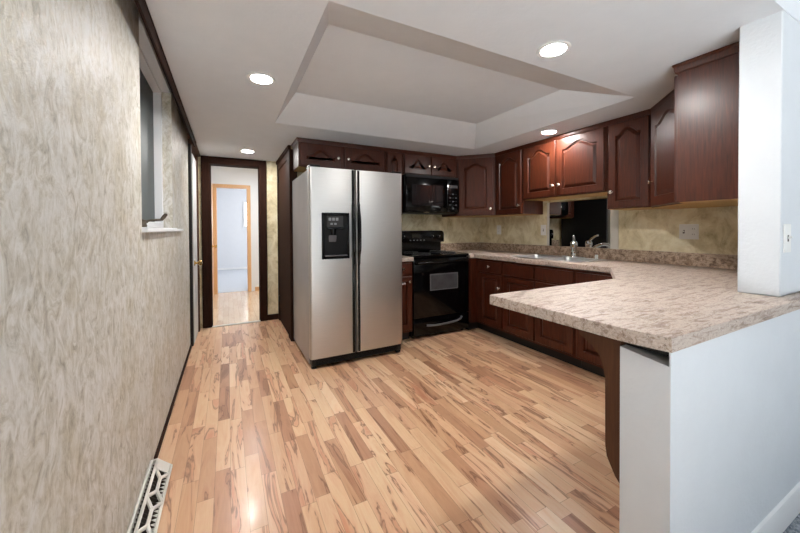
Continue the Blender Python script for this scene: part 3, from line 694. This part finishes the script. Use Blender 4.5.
b = B(); tube(b, smoothcurve([(x0+.03, yf-.004, .838), (x0+.06, yf-.038, .842), (x0+.20, yf-.048, .842), (x1-.20, yf-.048, .842), (x1-.06, yf-.038, .842), (x1-.03, yf-.004, .838)]), .0145, 12); obj('oven_handle', b, 'black_enamel', dr_)
dw = obj('storage_drawer', box(B(), (x0+.003, yf+.002, .038), (x1-.003, yf+.044, .224), .008, 2), 'black_enamel', S)
b = B(); pts = smoothcurve([(x0+.16, yf-.001, .145), (x0+.26, yf-.016, .140), (x0+.40, yf-.022, .142), (x0+.54, yf-.020, .152), (x0+.62, yf-.012, .170), (x0+.645, yf-.001, .190)]); tube(b, pts, [.013]*len(pts), 12, 1.0); obj('drawer_handle', b, 'handle_grey', dw)
# back console
b = box(B(), (x0+.01, yb-.075, .90), (x1-.03, yb, 1.065), .006); obj('console_riser', b, 'black_enamel', S)
b = B(); prof = [(yb-.105, 1.048), (yb-.090, 1.178), (yb-.070, 1.192), (yb, 1.192), (yb, 1.048)]
o_ = [(x0+.003, 1.044)]+[(x0+.003+.03-.03*math.cos(a*PI/10), 1.162+.03*math.sin(a*PI/10)) for a in range(0, 6)]+[(x1+.004-.045+.045*math.sin(a*PI/10), 1.147+.045*math.cos(a*PI/10)) for a in range(0, 6)]+[(x1+.004, 1.044)]
prism(b, o_, 'y', yb-.10, yb-.004); bmesh.ops.bevel(b, geom=[e for e in b.edges if abs(e.verts[0].co.y-(yb-.10)) < 1e-5 and abs(e.verts[1].co.y-(yb-.10)) < 1e-5], offset=.012, segments=3, profile=.5, affect='EDGES')
con = obj('console', b, 'black_enamel', S)
for kx in (.065, .155, .575, .675):
    kb = lathe(B(), [(.026, 0), (.026, .004), (.019, .008), (.017, .026), (0, .027)], (x0+kx, yb-.10, 1.115), (0, -1, 0)); kn = obj('burner_knob', kb, 'black_plastic', con)
    obj('pointer', box(B(), (x0+kx-.0025, yb-.130, 1.116), (x0+kx+.0025, yb-.1265, 1.133), .001), 'plate_white', kn)
dsp = obj('clock_display', box(B(), (x0+.27, yb-.104, 1.09), (x0+.43, yb-.099, 1.15), .003), 'dark_glass', con)
for i in range(5): obj('button', box(B(), (x0+.24+i*.05, yb-.104, 1.066), (x0+.262+i*.05, yb-.099, 1.078), .002), 'button_grey', con)

# ------------------------------------------------------------------ microwave
x0, x1, yf, z0, z1 = 1.818, 2.574, YF-.075, 1.405, 1.849
U = thing('microwave', (2.19, 3.56, z0), 'black over the range microwave under the small two door cabinet', 'microwave')
obj('body', box(B(), (x0, yf+.035, z0), (x1, YW-.004, z1), .004), 'black_plastic', U)
md = obj('door', box(B(), (x0+.002, yf, z0+.012), (x1-.19, yf+.034, z1-.03), .006, 2), 'black_enamel', U)
obj('window', box(B(), (x0+.075, yf-.002, z0+.085), (x1-.245, yf+.002, z1-.115), .002), 'dark_glass', md)
b = tube(B(), smoothcurve([(x1-.215, yf-.001, z0+.07), (x1-.213, yf-.035, z0+.10), (x1-.212, yf-.042, z0+.20), (x1-.213, yf-.035, z0+.30), (x1-.215, yf-.001, z0+.335)]), .011, 12); obj('handle', b, 'black_enamel', md)
pn = obj('control_panel', box(B(), (x1-.186, yf, z0+.012), (x1-.002, yf+.034, z1-.03), .006, 2), 'black_enamel', U)
obj('display', box(B(), (x1-.160, yf-.002, z1-.135), (x1-.03, yf+.001, z1-.10), .001), 'handle_grey', pn)
for i in range(5):
    for j in range(3): obj('button', box(B(), (x1-.155+j*.044, yf-.0015, z0+.05+i*.044), (x1-.127+j*.044, yf+.001, z0+.066+i*.044), .001), 'handle_grey' if (i+j) % 2 else 'black_plastic', pn)
b = B()
for i in range(3): box(b, (x0+.01, yf+.004, z1-.026+i*.009), (x1-.01, yf+.03, z1-.021+i*.009))
obj('vent_grille', b, 'black_grille', U)
obj('badge', box(B(), (x0+.235, yf+.002, z0+.001), (x0+.315, yf+.010, z0+.012), .001), 'nickel', U)

# ------------------------------------------------------------------ ceiling lamps
for x, y, lab in ((.192, 2.193, 'recessed round ceiling light over the walkway, nearest the left wall window'), (1.497, 1.166, 'recessed round ceiling light in front of the tray, nearest the camera'),
                  (.216, 4.277, 'recessed round ceiling light close to the hall doorway'), (2.738, 2.181, 'recessed round ceiling light against the cabinets above the sink')):
    L = thing('recessed_light', (x, y, HC-.006), lab, 'ceiling light', 'recessed ceiling lights')
    b = lathe(B(), [(.058, -.003), (.062, -.006), (.078, -.006), (.082, -.002), (.082, -.0005), (.058, -.0005)], (x, y, HC), n=40); obj('trim_ring', b, 'white_gloss', L)
    b = lathe(B(), [(.0, -.0045), (.0575, -.0045), (.0575, -.001), (0, -.001)], (x, y, HC), n=40); obj('lens', b, 'lamp_lens', L)

# ------------------------------------------------------------------ floor register on the left wall
ry0, ry1 = 1.43, 2.052
V = thing('floor_register', (XL+.04, 1.81, 0), 'white sloped baseboard heat register on the floor by the left wall', 'register')
b = box(B(), (XL+.001, ry0, 0), (XL+.012, ry1, .062), .002); obj('back_plate', b, 'register_white', V)
for y0, y1 in ((ry0, ry0+.012), (ry1-.012, ry1)):
    b = prism(B(), [(XL+.012, 0), (XL+.092, 0), (XL+.088, .012), (XL+.030, .062), (XL+.012, .062)], 'y', y0, y1); obj('end_cap', b, 'register_white', V)
b = B()
def sl(u, y, lift=.0):     # u 0 (top) .. 1 (floor edge) along the sloped face
    a = Vector((XL+.030, y, .062)); c = Vector((XL+.088, y, .012)); p = a.lerp(c, u); nrm = Vector((.05, 0, .058)).normalized(); return p+nrm*lift
def bar(bm, u0, ya, u1, yb_, w=.008):
    p = sl(u0, ya, .0); q = sl(u1, yb_, .0); tube(bm, [p, q], w, 6)
bar(b, .02, ry0+.01, .02, ry1-.01, .007); bar(b, .98, ry0+.01, .98, ry1-.01, .007)
prism(b, [(XL+.030, .062), (XL+.088, .012), (XL+.084, .010), (XL+.026, .060)], 'y', ry1-.075, ry1-.012)
yy = ry1-.075; step = .20
while yy-step > ry0:
    bar(b, .02, yy, .5, yy-step*.28); bar(b, .98, yy, .5, yy-step*.28); bar(b, .5, yy-step*.28, .5, yy-step*.72); bar(b, .5, yy-step*.72, .02, yy-step); bar(b, .5, yy-step*.72, .98, yy-step); yy -= step
obj('front_grille', b, 'register_white', V)
b = B()
for i in range(24):
    y = ry0+.022+i*.0248; prism(b, [(XL+.014, .008), (XL+.080, .008), (XL+.030, .050), (XL+.014, .050)], 'y', y, y+.004)
obj('fins', b, 'fin_dark', V)
b = box(B(), (XL+.013, ry0+.012, .001), (XL+.090, ry1-.012, .008)); obj('floor_flange', b, 'register_white', V)
